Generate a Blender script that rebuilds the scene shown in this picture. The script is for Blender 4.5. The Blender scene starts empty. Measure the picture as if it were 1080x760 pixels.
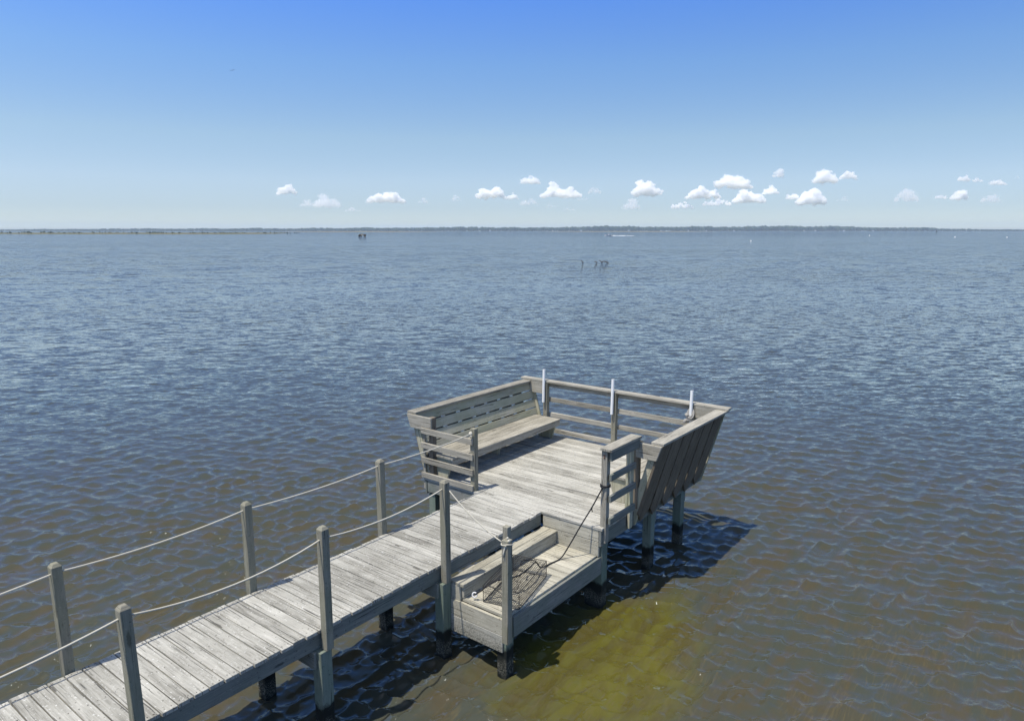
import bpy, math, random
import numpy as np
from mathutils import Vector, Matrix, noise

random.seed(7)
rng = np.random.default_rng(11)
S = bpy.context.scene
COL = S.collection
V = Vector

# ------------------------------------------------------------------ camera
H = 5.2                       # drone height above the water
F_PX, W_PX = 750.0, 1080.0
PITCH = math.atan((380 - 243.0) / F_PX)
TH = math.radians(37.782)     # heading of the walkway to the right of the view
FWD = V((math.cos(TH), math.sin(TH), 0)); RGT = V((math.sin(TH), -math.cos(TH), 0))
fw = FWD * math.cos(PITCH) - V((0, 0, 1)) * math.sin(PITCH)
up = FWD * math.sin(PITCH) + V((0, 0, 1)) * math.cos(PITCH)
cd = bpy.data.cameras.new('camera'); cam = bpy.data.objects.new('camera', cd); COL.objects.link(cam)
cam.matrix_world = Matrix((( RGT.x, up.x, -fw.x, 0), (RGT.y, up.y, -fw.y, 0), (RGT.z, up.z, -fw.z, H), (0, 0, 0, 1)))
cd.sensor_width = 36; cd.lens = F_PX / W_PX * 36; cd.clip_start = 0.1; cd.clip_end = 60000
S.camera = cam
FH = F_PX / math.cos(PITCH)


def far(px, dist, z=0.0):
    """a place far out on the water: bearing of a picture column, and metres away"""
    p = FWD * dist + RGT * (dist * (px - 540) / FH)
    return V((p.x, p.y, z))


# ------------------------------------------------------------------ light
SUN_DIR = V((-.395, .128, 1.04)).normalized()
sl = bpy.data.lights.new('sun', 'SUN'); sl.energy = 3.4; sl.angle = math.radians(.53); sl.color = (1, .94, .83)
so = bpy.data.objects.new('sun', sl); COL.objects.link(so)
so.rotation_euler = SUN_DIR.to_track_quat('Z', 'Y').to_euler(); so.location = (0, 0, 40)

w = bpy.data.worlds.new('World'); S.world = w; w.use_nodes = True
nt = w.node_tree; nt.nodes.clear()
out = nt.nodes.new('ShaderNodeOutputWorld'); bg = nt.nodes.new('ShaderNodeBackground'); sky = nt.nodes.new('ShaderNodeTexSky')
sky.sky_type = 'NISHITA'; sky.sun_disc = False
sky.sun_elevation = math.asin(SUN_DIR.z); sky.sun_rotation = math.atan2(SUN_DIR.x, SUN_DIR.y)
sky.altitude = 0; sky.air_density = 1.0; sky.dust_density = .6; sky.ozone_density = 2.0
tc = nt.nodes.new('ShaderNodeTexCoord'); vm = nt.nodes.new('ShaderNodeMapping'); vm.vector_type = 'POINT'
vm.inputs['Scale'].default_value = (1, 1, 1.9); vm.inputs['Location'].default_value = (0, 0, .055)      # clear sea air: little of the dusty band at the horizon
nrmz = nt.nodes.new('ShaderNodeVectorMath'); nrmz.operation = 'NORMALIZE'
cz = nt.nodes.new('ShaderNodeVectorMath'); cz.operation = 'MAXIMUM'; cz.inputs[1].default_value = (-2, -2, 0)
nt.links.new(tc.outputs['Generated'], cz.inputs[0]); nt.links.new(cz.outputs[0], vm.inputs[0]); nt.links.new(vm.outputs[0], nrmz.inputs[0]); nt.links.new(nrmz.outputs[0], sky.inputs[0])
hs = nt.nodes.new('ShaderNodeHueSaturation'); hs.inputs['Saturation'].default_value = 1.15; hs.inputs['Value'].default_value = 1
sx_ = nt.nodes.new('ShaderNodeSeparateXYZ'); nt.links.new(tc.outputs['Generated'], sx_.inputs[0])
cr = nt.nodes.new('ShaderNodeValToRGB'); el = cr.color_ramp.elements
stops = [(0.0, (.40, .345, .31)), (.0025, (.76, .63, .54)), (.03, (.80, .66, .575)), (.065, (1.07, .84, .685)), (.12, (1.18, .965, .76)), (.21, (.95, .97, .97)), (.29, (.66, .86, 1.18)), (.5, (.62, .86, 1.06)), (.85, (.85, .70, .53))]
while len(el) < len(stops): el.new(.5)
for q, (p_, c_) in enumerate(stops): el[q].position = p_; el[q].color = (*c_, 1)
nt.links.new(sx_.outputs[2], cr.inputs[0])
ml = nt.nodes.new('ShaderNodeMix'); ml.data_type = 'RGBA'; ml.blend_type = 'MULTIPLY'; ml.inputs[0].default_value = 1
nt.links.new(sky.outputs[0], hs.inputs['Color']); nt.links.new(hs.outputs[0], ml.inputs[6]); nt.links.new(cr.outputs[0], ml.inputs[7]); nt.links.new(ml.outputs[2], bg.inputs[0])
bg.inputs[1].default_value = .15
nt.links.new(bg.outputs[0], out.inputs[0])

S.view_settings.view_transform = 'Standard'; S.view_settings.look = 'None'
S.view_settings.exposure = 0.55; S.view_settings.gamma = 1
S.render.engine = 'CYCLES'
cy = S.cycles
cy.max_bounces = 26; cy.diffuse_bounces = 3; cy.glossy_bounces = 4; cy.transmission_bounces = 4
cy.transparent_max_bounces = 24; cy.volume_bounces = 24
cy.use_denoising = True
cy.use_adaptive_sampling = True; cy.adaptive_threshold = .01
cy.sample_clamp_direct = .9; cy.sample_clamp_indirect = 4
cy.caustics_reflective = False; cy.caustics_refractive = False


# ------------------------------------------------------------------ node helpers
class NG:
    def __init__(s, name):
        s.m = bpy.data.materials.new(name); s.m.use_nodes = True
        s.t = s.m.node_tree; s.t.nodes.clear()
        s.out = s.n('ShaderNodeOutputMaterial')

    def n(s, kind, **kw):
        x = s.t.nodes.new(kind)
        for k, v in kw.items():
            setattr(x, k, v)
        return x

    def l(s, a, b):
        s.t.links.new(a, b)

    def val(s, sock, v):
        if isinstance(v, bpy.types.NodeSocket):
            s.l(v, sock)
        else:
            sock.default_value = v

    def math(s, op, a, b=0.0, c=None, clamp=False):
        x = s.n('ShaderNodeMath', operation=op, use_clamp=clamp)
        s.val(x.inputs[0], a); s.val(x.inputs[1], b)
        if c is not None: s.val(x.inputs[2], c)
        return x.outputs[0]

    def mix(s, fac, a, b, blend='MIX'):
        x = s.n('ShaderNodeMix', data_type='RGBA', blend_type=blend)
        s.val(x.inputs[0], fac)
        s.val(x.inputs[6], a if isinstance(a, bpy.types.NodeSocket) else (*a, 1))
        s.val(x.inputs[7], b if isinstance(b, bpy.types.NodeSocket) else (*b, 1))
        return x.outputs[2]

    def ramp(s, fac, stops):
        x = s.n('ShaderNodeValToRGB'); e = x.color_ramp.elements
        while len(e) < len(stops): e.new(.5)
        for k, (p, c) in enumerate(stops):
            e[k].position = p
            e[k].color = (c, c, c, 1) if isinstance(c, (int, float)) else (*c, 1)
        s.val(x.inputs[0], fac)
        return x.outputs[0]

    def mapping(s, vec, scale, loc=(0, 0, 0), rot=(0, 0, 0)):
        x = s.n('ShaderNodeMapping'); s.l(vec, x.inputs[0])
        x.inputs['Location'].default_value = loc; x.inputs['Rotation'].default_value = rot; x.inputs['Scale'].default_value = scale
        return x.outputs[0]

    def noise(s, vec, scale=1, detail=4, rough=.55, dist=0, dim='3D'):
        x = s.n('ShaderNodeTexNoise', noise_dimensions=dim); s.l(vec, x.inputs['Vector'])
        x.inputs['Scale'].default_value = scale; x.inputs['Detail'].default_value = detail
        x.inputs['Roughness'].default_value = rough; x.inputs['Distortion'].default_value = dist
        return x.outputs[0]


def wood(name, dark, mid, light, wet=False, stain=None, green=None, speck=.5, contrast=1.0):
    """weathered timber: grain runs along each board (UV u = metres along it)"""
    g = NG(name)
    uv = g.n('ShaderNodeUVMap', uv_map='UVMap').outputs[0]
    pos = g.n('ShaderNodeNewGeometry').outputs['Position']
    tone = g.n('ShaderNodeAttribute', attribute_name='tone', attribute_type='GEOMETRY').outputs['Fac']
    rnd = g.n('ShaderNodeObjectInfo').outputs['Random']
    g1 = g.noise(g.mapping(uv, (3.2, 52, 1)), 1, 8, .74, .4)
    g2 = g.noise(g.mapping(uv, (1.1, 9, 1)), 1, 4, .6, .8)
    g3 = g.noise(pos, 1.7, 5, .62)
    f = g.math('MULTIPLY', g1, .50); f = g.math('MULTIPLY_ADD', g2, .34, f); f = g.math('MULTIPLY_ADD', g3, .26, f)
    f = g.math('ADD', f, g.math('MULTIPLY_ADD', tone, .11, -.055))
    f = g.math('ADD', f, g.math('MULTIPLY_ADD', rnd, .08, -.04))
    f = g.math('MULTIPLY_ADD', g.math('SUBTRACT', f, .54), 1.5 * contrast, .5, clamp=True)
    col = g.ramp(f, [(.08, dark), (.48, mid), (.92, light)])
    # checks and splits
    ck = g.noise(g.mapping(uv, (1.3, 60, 1), (3.1, 7.7, 0)), 1, 3, .5, .6)
    ckm = g.ramp(ck, [(.335, .28), (.395, 1.0)])
    col = g.mix(1, col, ckm, 'MULTIPLY')
    # knots
    vo = g.n('ShaderNodeTexVoronoi', feature='F1'); g.l(g.mapping(uv, (1.25, 5.2, 1)), vo.inputs['Vector']); vo.inputs['Scale'].default_value = 1
    kd = g.math('ADD', vo.outputs['Distance'], g.math('MULTIPLY', g.noise(uv, 35, 3), .09))
    kn = g.ramp(kd, [(.115, 1.0), (.155, 0.0)])
    col = g.mix(g.math('MULTIPLY', kn, .75), col, tuple(c * .55 for c in dark))
    # lichen specks and pale worn spots
    if speck:
        sp = g.noise(pos, 46, 3, .6)
        spm = g.math('MULTIPLY', g.ramp(sp, [(.63, 0.0), (.69, 1.0)]), speck)
        col = g.mix(spm, col, tuple(min(.75, c * 1.35) for c in light))
        dk = g.noise(pos, 30, 3, .65)
        dkm = g.math('MULTIPLY', g.ramp(dk, [(.30, 1.0), (.37, 0.0)]), .85)
        col = g.mix(dkm, col, tuple(c * .5 for c in dark))
    if green:
        gn = g.noise(pos, 2.4, 4, .6)
        col = g.mix(g.ramp(gn, [(.40, 0.0), (.62, green[1])]), col, green[0])
    rough = .86
    sep = g.n('ShaderNodeSeparateXYZ'); g.l(pos, sep.inputs[0]); z = sep.outputs[2]
    if wet:
        zn = g.math('MULTIPLY_ADD', g.noise(pos, 9, 4, .6), .22, g.math('SUBTRACT', z, .11))
        wm = g.ramp(zn, [(.34, 1.0), (.40, 0.0)])
        col = g.mix(wm, col, (.014, .017, .016))
        bn = g.noise(pos, 62, 4, .7)
        bz = g.math('MULTIPLY', g.ramp(bn, [(.46, 0.0), (.60, 1.0)]), g.ramp(zn, [(.0, 0.0), (.05, 1.0), (.17, 1.0), (.24, 0.0)]))
        col = g.mix(g.math('MULTIPLY', bz, .85), col, (.18, .172, .145))
    if stain:
        lo, hi = stain
        zn = g.math('MULTIPLY_ADD', g.noise(pos, 5, 5, .65), .20, g.math('SUBTRACT', z, .10))
        mm = g.n('ShaderNodeMapRange'); g.l(zn, mm.inputs[0]); mm.inputs[1].default_value = hi; mm.inputs[2].default_value = lo
        bn = g.ramp(g.noise(pos, 42, 4, .7), [(.40, 0.0), (.56, 1.0)])
        mud = g.mix(bn, (.035, .035, .03), (.30, .29, .25))
        col = g.mix(g.math('MULTIPLY', mm.outputs[0], .85), col, mud)
    col = g.mix(1, col, (.985, .99, .955), 'MULTIPLY')
    b = g.n('ShaderNodeBsdfPrincipled'); g.l(col, b.inputs['Base Color']); b.inputs['Roughness'].default_value = rough
    b.inputs['Specular IOR Level'].default_value = .15
    bp = g.n('ShaderNodeBump'); bp.inputs['Strength'].default_value = .55; bp.inputs['Distance'].default_value = .004
    g.l(g.math('ADD', g1, g.math('MULTIPLY', ckm, .5)), bp.inputs['Height']); g.l(bp.outputs[0], b.inputs['Normal'])
    g.l(b.outputs[0], g.out.inputs[0])
    return g.m


def plain(name, col, rough=.6, var=.15, scale=20, spec=.3, metal=0):
    g = NG(name); pos = g.n('ShaderNodeNewGeometry').outputs['Position']
    n = g.noise(pos, scale, 4, .6)
    c = g.mix(n, tuple(x * (1 - var) for x in col), tuple(min(1, x * (1 + var)) for x in col))
    b = g.n('ShaderNodeBsdfPrincipled'); g.l(c, b.inputs['Base Color']); b.inputs['Roughness'].default_value = rough
    b.inputs['Specular IOR Level'].default_value = spec; b.inputs['Metallic'].default_value = metal
    g.l(b.outputs[0], g.out.inputs[0])
    return g.m


M = {}
M['deck'] = wood('deck timber', (.12, .113, .098), (.36, .348, .318), (.61, .592, .55), contrast=1.3, speck=.7)
M['rail'] = wood('rail timber', (.11, .10, .083), (.31, .29, .25), (.51, .48, .425), contrast=1.35, speck=.3)
M['post'] = wood('post timber', (.10, .093, .075), (.245, .23, .19), (.40, .38, .32), green=((.20, .20, .135), .45), speck=.35)
M['bench'] = wood('bench timber', (.19, .175, .13), (.43, .405, .32), (.60, .565, .47), green=((.33, .33, .21), .55), speck=.3)
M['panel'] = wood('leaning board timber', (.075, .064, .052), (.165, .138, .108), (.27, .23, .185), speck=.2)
M['joist'] = wood('joist timber', (.075, .08, .075), (.185, .19, .18), (.33, .33, .31), green=((.14, .165, .14), .5), speck=.3)
M['landing'] = wood('landing timber', (.14, .128, .10), (.38, .36, .305), (.58, .55, .475), contrast=1.3, speck=.4)
M['stained'] = wood('stained landing timber', (.18, .175, .16), (.42, .41, .375), (.58, .56, .51), stain=(.36, .56), speck=.3)
M['pile'] = wood('pile timber', (.085, .10, .085), (.19, .22, .19), (.31, .34, .29), wet=True, green=((.13, .18, .145), .6), speck=.2)
M['rope'] = plain('pale rope', (.50, .475, .40), .8, .2, 120)
M['grey_rope'] = plain('grey rope', (.30, .29, .27), .85, .3, 90)
M['black'] = plain('black line', (.018, .018, .02), .6, .2, 60)
M['wire'] = plain('coated wire', (.035, .033, .03), .55, .3, 60)
M['pvc'] = plain('white plastic pipe', (.82, .82, .80), .4, .03, 10, .5)
M['ring'] = plain('white ring', (.7, .7, .7), .4, .05, 10)
M['bolt'] = plain('rusty bolt', (.12, .05, .025), .7, .4, 90)


# ------------------------------------------------------------------ mesh builder
class MB:
    def __init__(s):
        s.v = []; s.f = []; s.uv = []; s.tone = []; s.smooth = False

    def face(s, idx, uvs, tone):
        s.f.append(idx); s.uv.append(uvs); s.tone.append(tone)

    def hexa(s, c, L, W, T, tone=None):
        """eight corners c[(l,w,t)] given as list ordered l,w,t in 0/1; L,W,T lengths for the UV"""
        tone = random.random() if tone is None else tone
        b = len(s.v); s.v += [V(p) for p in c]
        ou, ov = random.uniform(0, 90), random.uniform(0, 90)
        def i(l, w_, t): return b + l * 4 + w_ * 2 + t
        def q(cs, f):
            s.face([i(*k) for k in cs], [(ou + f(k)[0], ov + f(k)[1]) for k in cs], tone)
        top = lambda k: (k[0] * L, k[1] * W); side = lambda k: (k[0] * L, 3 + k[2] * T); end = lambda k: (k[2] * T * .4, 7 + k[1] * W)
        q([(0, 0, 1), (1, 0, 1), (1, 1, 1), (0, 1, 1)], top); q([(0, 0, 0), (0, 1, 0), (1, 1, 0), (1, 0, 0)], top)
        q([(0, 0, 0), (1, 0, 0), (1, 0, 1), (0, 0, 1)], side); q([(0, 1, 0), (0, 1, 1), (1, 1, 1), (1, 1, 0)], side)
        q([(0, 0, 0), (0, 0, 1), (0, 1, 1), (0, 1, 0)], end); q([(1, 0, 0), (1, 1, 0), (1, 1, 1), (1, 0, 1)], end)

    def beam(s, p0, p1, w_, t, upv=(0, 0, 1), tone=None, jit=0.0):
        """board from p0 to p1: w_ across, t along upv"""
        p0, p1 = V(p0), V(p1); l = (p1 - p0); L = l.length; l.normalize()
        T = V(upv); T = (T - l * T.dot(l)).normalized(); Wd = T.cross(l)
        c = []
        for a in (p0, p1):
            for sw in (-.5, .5):
                for st in (-.5, .5):
                    j = V([random.uniform(-jit, jit) for _ in range(3)]) if jit else V((0, 0, 0))
                    c.append(a + Wd * (sw * w_) + T * (st * t) + j)
        s.hexa(c, L, w_, t, tone)

    def box(s, x0, x1, y0, y1, z0, z1, axis='x', tone=None, jit=0.0):
        m = ((x0 + x1) / 2, (y0 + y1) / 2, (z0 + z1) / 2)
        if axis == 'x': s.beam((x0, m[1], m[2]), (x1, m[1], m[2]), y1 - y0, z1 - z0, (0, 0, 1), tone, jit)
        elif axis == 'y': s.beam((m[0], y0, m[2]), (m[0], y1, m[2]), x1 - x0, z1 - z0, (0, 0, 1), tone, jit)
        else: s.beam((m[0], m[1], z0), (m[0], m[1], z1), x1 - x0, y1 - y0, (0, 1, 0), tone, jit)

    def prism(s, poly, ext, along, tone=None):
        """flat board with a cut outline"""
        tone = random.random() if tone is None else tone
        poly = [V(p) for p in poly]; ext = V(ext); along = V(along).normalized()
        n = (poly[1] - poly[0]).cross(poly[2] - poly[0]).normalized()
        if n.dot(ext) > 0: poly.reverse(); n = -n
        ac = n.cross(along); b = len(s.v); k = len(poly)
        s.v += poly + [p + ext for p in poly]
        ou, ov = random.uniform(0, 90), random.uniform(0, 90)
        uv = [(ou + p.dot(along), ov + p.dot(ac)) for p in poly]
        s.face(list(range(b, b + k)), uv, tone); s.face([b + k + i for i in reversed(range(k))], uv[::-1], tone)
        for i in range(k):
            j = (i + 1) % k; d = (poly[j] - poly[i]).length
            s.face([b + j, b + i, b + k + i, b + k + j], [(ou + d, ov + 5), (ou, ov + 5), (ou, ov + 5 + ext.length), (ou + d, ov + 5 + ext.length)], tone)

    def tube(s, pts, r, n=8, closed=False):
        pts = [V(p) for p in pts]; m = len(pts); b = len(s.v); N = None
        rr = r if isinstance(r, (list, tuple)) else [r] * m
        for i, p in enumerate(pts):
            a = pts[(i - 1) % m] if closed or i else p
            c = pts[(i + 1) % m] if closed or i < m - 1 else p
            d = (c - a).normalized()
            if N is None:
                N = d.orthogonal().normalized()
            N = (N - d * N.dot(d)).normalized(); Bn = d.cross(N)
            for k in range(n):
                t = 2 * math.pi * k / n
                s.v.append(p + (N * math.cos(t) + Bn * math.sin(t)) * rr[i])
        for i in range(m if closed else m - 1):
            j = (i + 1) % m
            for k in range(n):
                k2 = (k + 1) % n
                s.face([b + i * n + k, b + i * n + k2, b + j * n + k2, b + j * n + k], [(i * .1, k / n)] * 4, .5)
        if not closed:
            s.face([b + k for k in reversed(range(n))], [(0, 0)] * n, .5)
            s.face([b + (m - 1) * n + k for k in range(n)], [(0, 0)] * n, .5)

    def ball(s, c, r, sub=1, seed=0, amp=0.0, scale=(1, 1, 1)):
        import bmesh
        bm = bmesh.new(); bmesh.ops.create_icosphere(bm, subdivisions=sub, radius=1)
        b = len(s.v)
        for v in bm.verts:
            k = 1 + amp * noise.noise(v.co * 1.7 + V((seed * 7.3, seed * 3.1, 0)))
            s.v.append(V((c[0] + v.co.x * r * k * scale[0], c[1] + v.co.y * r * k * scale[1], c[2] + v.co.z * r * k * scale[2])))
        t = random.random()
        for f in bm.faces: s.face([b + v.index for v in f.verts], [(0, 0)] * len(f.verts), t)
        bm.free()

    def build(s, name, mat, parent=None, bevel=.004, smooth=False):
        me = bpy.data.meshes.new(name)
        o0 = parent_origin(parent)
        me.from_pydata([tuple(p - o0) for p in s.v], [], s.f)
        u = me.uv_layers.new(name='UVMap')
        flat = [c for f in s.uv for p in f for c in p]
        u.data.foreach_set('uv', flat)
        at = me.attributes.new('tone', 'FLOAT', 'FACE'); at.data.foreach_set('value', s.tone)
        me.materials.append(M[mat] if isinstance(mat, str) else mat)
        if smooth or s.smooth:
            me.polygons.foreach_set('use_smooth', [True] * len(me.polygons))
        me.update()
        o = bpy.data.objects.new(name, me); COL.objects.link(o)
        if parent: o.parent = parent
        if bevel:
            md = o.modifiers.new('edge', 'BEVEL'); md.width = bevel; md.segments = 1; md.limit_method = 'ANGLE'; md.angle_limit = math.radians(50)
        return o


ORIG = {}


def parent_origin(p):
    r = V((0, 0, 0))
    while p is not None:
        r += V(p.location); p = p.parent
    return r


def tag(o, label=None, cat=None, group=None, kind=None):
    if label: o['label'] = label
    if cat: o['category'] = cat
    if group: o['group'] = group
    if kind: o['kind'] = kind
    return o


def empty(name, loc, label, cat, group=None):
    o = bpy.data.objects.new(name, None); COL.objects.link(o); o.location = loc; o.empty_display_size = .2
    return tag(o, label, cat, group)


def copy_tree(o, parent=None):
    c = o.copy(); COL.objects.link(c); c.parent = parent
    for ch in list(o.children): copy_tree(ch, c)
    return c


# ------------------------------------------------------------------ the pier: measures in metres
ZD = 1.2                       # deck top
YN, YF = 5.62, 6.84            # walkway edges
XP = 7.96                      # platform starts
YR, YL, XE = 4.62, 8.00, 11.30  # platform edges
PW = .1455                     # plank pitch

# ---- walkway
wk = empty('walkway', (4, 6.23, 0), 'long weathered grey plank walkway on square piles leading out to the deck', 'walkway')
deck = MB(); x = XP - PW * 68
while x < XP - .01:
    deck.box(x, x + PW - .011, YN + random.uniform(-.012, .012), YF + random.uniform(-.012, .012), ZD - .038 + random.uniform(-.002, .002), ZD + random.uniform(-.002, .002), 'y', jit=.0012)
    x += PW
XP = round(x, 4)
deck.build('deck_boards', 'deck', wk, .003)
def nails(x0, x1, rows, parent):
    b = MB(); x = x0
    while x < x1 - .02:
        for yy in rows:
            for q in (.035, .10):
                c = V((x + q + random.uniform(-.008, .008), yy + random.uniform(-.012, .012), ZD + .003)); i0 = len(b.v)
                for k in range(6): b.v.append(c + V((.0055 * math.cos(k * 1.047), .0055 * math.sin(k * 1.047), 0)))
                b.face(list(range(i0, i0 + 6)), [(0, 0)] * 6, .5)
        x += PW
    o = b.build('nail_heads', 'nail', parent, 0); o['kind'] = 'stuff'


M['nail'] = plain('rusty nail', (.05, .035, .025), .7, .3, 50)
nails(XP - PW * 68, XP, (YN + .04, 6.23, YF - .045), wk)
j = MB(); j.box(-1.9, XP + .004, YN + .022, YN + .060, .985, ZD - .042); j.build('joist', 'joist', wk)
j = MB(); j.box(-1.9, XP - .01, YF - .062, YF - .024, .985, ZD - .042); j.build('joist', 'joist', wk)
j = MB(); j.box(-1.9, XP - .01, 6.21, 6.25, .985, ZD - .042); j.build('joist', 'joist', wk)
for px_ in (2.12, 4.06, 5.86):
    for sx in (-1, 1):
        b = MB(); b.box(px_ + sx * .092 - .019, px_ + sx * .092 + .019, YN - .02, YF + .01, .80, .982, 'y'); b.build('crossbeam', 'joist', wk)
    b = MB(); b.box(px_ - .07, px_ + .07, 5.545, 5.685, -1.2, .981, 'z'); b.build('pile', 'pile', wk)
    b = MB(); b.box(px_ - .07, px_ + .07, 6.60, 6.74, -1.2, .981, 'z'); b.build('pile', 'pile', wk)


# ---- rope posts
def rope_post(x, y, label, ztop, zbot, tilt=0, lean=0):
    b = MB(); h = .0445; zt = ztop
    c = []
    cx = lambda z: x + lean * (z - zbot); cyy = lambda z: y + tilt * (z - zbot)
    tone = random.random()
    for xx in (-h, h):
        for yy in (-h, h):
            for z in (zbot, zt - .035):
                c.append((cx(z) + xx, cyy(z) + yy, z))
    # order l(z), w, t
    cc = [c[0 * 4 + 0 * 2 + 0], c[0 * 4 + 1 * 2 + 0], c[1 * 4 + 0], c[1 * 4 + 2], c[1], c[3], c[5], c[7]]
    cc = []
    for z in (zbot, zt - .032):
        for xx in (-h, h):
            for yy in (-h, h):
                cc.append((cx(z) + xx, cyy(z) + yy, z))
    b.hexa(cc, zt - zbot, 2 * h, 2 * h, tone)
    # bevelled top
    base = len(b.v); ins = .022
    for k in (1,):
        pts = [(-h, -h), (h, -h), (h, h), (-h, h)]
        z0 = zt - .0318
        for p in pts: b.v.append(V((cx(z0) + p[0], cyy(z0) + p[1], z0)))
        for p in pts: b.v.append(V((cx(zt) + math.copysign(h - ins, p[0]), cyy(zt) + math.copysign(h - ins, p[1]), zt)))
        for i in range(4):
            jn = (i + 1) % 4
            b.face([base + i, base + jn, base + 4 + jn, base + 4 + i], [(0, 0), (.09, 0), (.07, .03), (.02, .03)], .8)
        b.face([base + 4, base + 5, base + 6, base + 7], [(0, 0), (.05, 0), (.05, .05), (0, .05)], .85)
    o = b.build('rope_post', 'post', None, .004)
    return tag(o, label, 'post', 'rope posts along the walkway')


YFP, YNP = 6.888, 5.568
rope_post(.20, YFP, 'square rope post on the far walkway edge, beyond the left border of the picture', 2.25, 1.0)
rope_post(2.19, YFP, 'square wooden rope post on the far walkway edge, nearest the left border', 2.265, 1.0, .012)
rope_post(4.08, YFP, 'square wooden rope post halfway along the far walkway edge', 2.255, 1.0, 0, .004)
rope_post(6.04, YFP, 'square wooden rope post on the far walkway edge, last one before the bench', 2.235, 1.0)
rope_post(.20, YNP, 'square rope post on the near walkway edge, beyond the lower left corner', 2.25, .985)
rope_post(2.22, YNP, 'square wooden rope post on the near walkway edge, cut off by the lower border', 2.315, .985, 0, -.02)
rope_post(4.10, YNP, 'square wooden rope post halfway along the near walkway edge, above a tall pile', 2.315, .985, 0, .004)
rope_post(5.875, YNP, 'square wooden rope post on the near walkway edge, beside the lower landing', 2.29, .985, 0, -.003)


# ---- ropes
def sagged(p0, p1, sag, n=14):
    p0, p1 = V(p0), V(p1)
    return [p0.lerp(p1, t) - V((0, 0, 4 * sag * t * (1 - t))) for t in [i / n for i in range(n + 1)]]


def chain(pts, sags):
    r = []
    for a, b_, s_ in zip(pts[:-1], pts[1:], sags):
        seg = sagged(a, b_, s_)
        r += seg if not r else seg[1:]
    return r


rp = MB(); rp.tube(chain([(.20, YFP, 2.14), (2.19, YFP, 2.175), (4.08, YFP, 2.165), (6.04, YFP, 2.15), (7.93, 6.95, 2.13)], (.03, .045, .035, .03)), .0092, 8)
rp.ball((7.925, 6.945, 2.14), .030, 2, 3, .5); rp.ball((7.915, 6.93, 2.10), .018, 2, 5, .5)
tag(rp.build('handrail_rope', 'rope', None, 0, True), 'pale rope strung through the far row of posts up to a knot at the bench', 'rope')
rp = MB(); rp.tube(chain([(.20, YNP, 2.16), (2.20, YNP, 2.215), (4.10, YNP, 2.185), (5.87, YNP, 2.19)], (.06, .11, .075)), .0092, 8)
rp.ball((5.925, YNP, 2.17), .016, 1, 2, .4)
tag(rp.build('handrail_rope', 'rope', None, 0, True), 'pale rope sagging through the near row of walkway posts', 'rope')
rp = MB()
rp.tube(chain([(5.90, YNP - .02, 2.18), (5.905, 4.725, 1.73)], (.05,)), .0085, 7)
for k, (zz, rr) in enumerate(((1.72, .060),)):   # turns round the landing post
    rp.tube([(5.9285 + rr * math.cos(t) * 1.09, 4.6665 + rr * 1.09 * math.sin(t), zz + .012 * math.sin(t * 2 + k)) for t in [2 * math.pi * i / 20 for i in range(20)]], .0075, 6, True)
rp.ball((5.915, 4.63, 1.76), .020, 2, 8, .5); rp.ball((5.93, 4.66, 1.785), .014, 2, 9, .3)
rp.tube([(5.90, 4.65, 1.73), (5.878, 4.66, 1.68), (5.868, 4.67, 1.62), (5.866, 4.67, 1.57)], [.009, .011, .009, .006], 7)
tag(rp.build('handrail_rope', 'rope', None, 0, True), 'slack rope slanting from the walkway post down to its knots on the landing post', 'rope')

# ---- platform
pf = empty('fishing_platform', (9.6, 6.3, 0), 'square grey plank deck on green stained piles at the end of the walkway', 'platform')
deck = MB(); x = XP
while x < XE - .02:
    deck.box(x, x + PW - .010, YR + random.uniform(-.006, .006), YL + random.uniform(-.01, .01), ZD - .038 + random.uniform(-.002, .002), ZD + random.uniform(-.002, .002), 'y', jit=.0012)
    x += PW
XE = x
deck.build('deck_boards', 'deck', pf, .003)
nails(XP, XE, (YR + .03, 5.4, 6.2, 7.0, YL - .03), pf)
j = MB(); j.box(XP + .005, XE - .01, YR + .012, YR + .050, .93, ZD - .042); j.build('rim_joist', 'joist', pf)
j = MB(); j.box(XP + .005, XE - .01, YL - .05, YL - .012, .93, ZD - .042); j.build('rim_joist', 'joist', pf)
j = MB(); j.box(XP + .008, XP + .046, YF - .02, YL - .06, .96, ZD - .042, 'y'); j.build('rim_joist', 'joist', pf)
j = MB(); j.box(XE - .05, XE - .012, YR + .06, YL - .06, .93, ZD - .042, 'y'); j.build('rim_joist', 'joist', pf)
j = MB(); j.box(XP + .008, XP + .046, YR + .055, YN - .01, .992, ZD - .042, 'y', .75); j.build('fascia_board', 'landing', pf)
j = MB(); j.box(XP + .010, XP + .048, YR + .055, YN - .01, .77, .985, 'y', .6); j.build('fascia_board', 'landing', pf)
for yy in (5.4, 6.2, 7.0):
    j = MB(); j.box(XP + .06, XE - .06, yy - .019, yy + .019, .96, ZD - .042); j.build('joist', 'joist', pf)
for xx, yy in ((8.10, 4.715), (9.55, 4.71), (10.62, 4.705), (8.07, 7.87), (9.55, 7.85), (10.9, 7.85), (8.12, 6.75), (10.9, 6.2)):
    b = MB(); b.box(xx - .07, xx + .07, yy - .07, yy + .07, -1.2, .925 if yy != 4.715 else .96, 'z'); b.build('pile', 'pile', pf)
for xx in (9.55 + .09, 10.62 + .09):
    b = MB(); b.box(xx - .019, xx + .019, YR + .02, YL - .07, .74, .925, 'y'); b.build('crossbeam', 'joist', pf)

# ---- left bench with a leaning back
LEAN = .293


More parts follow.
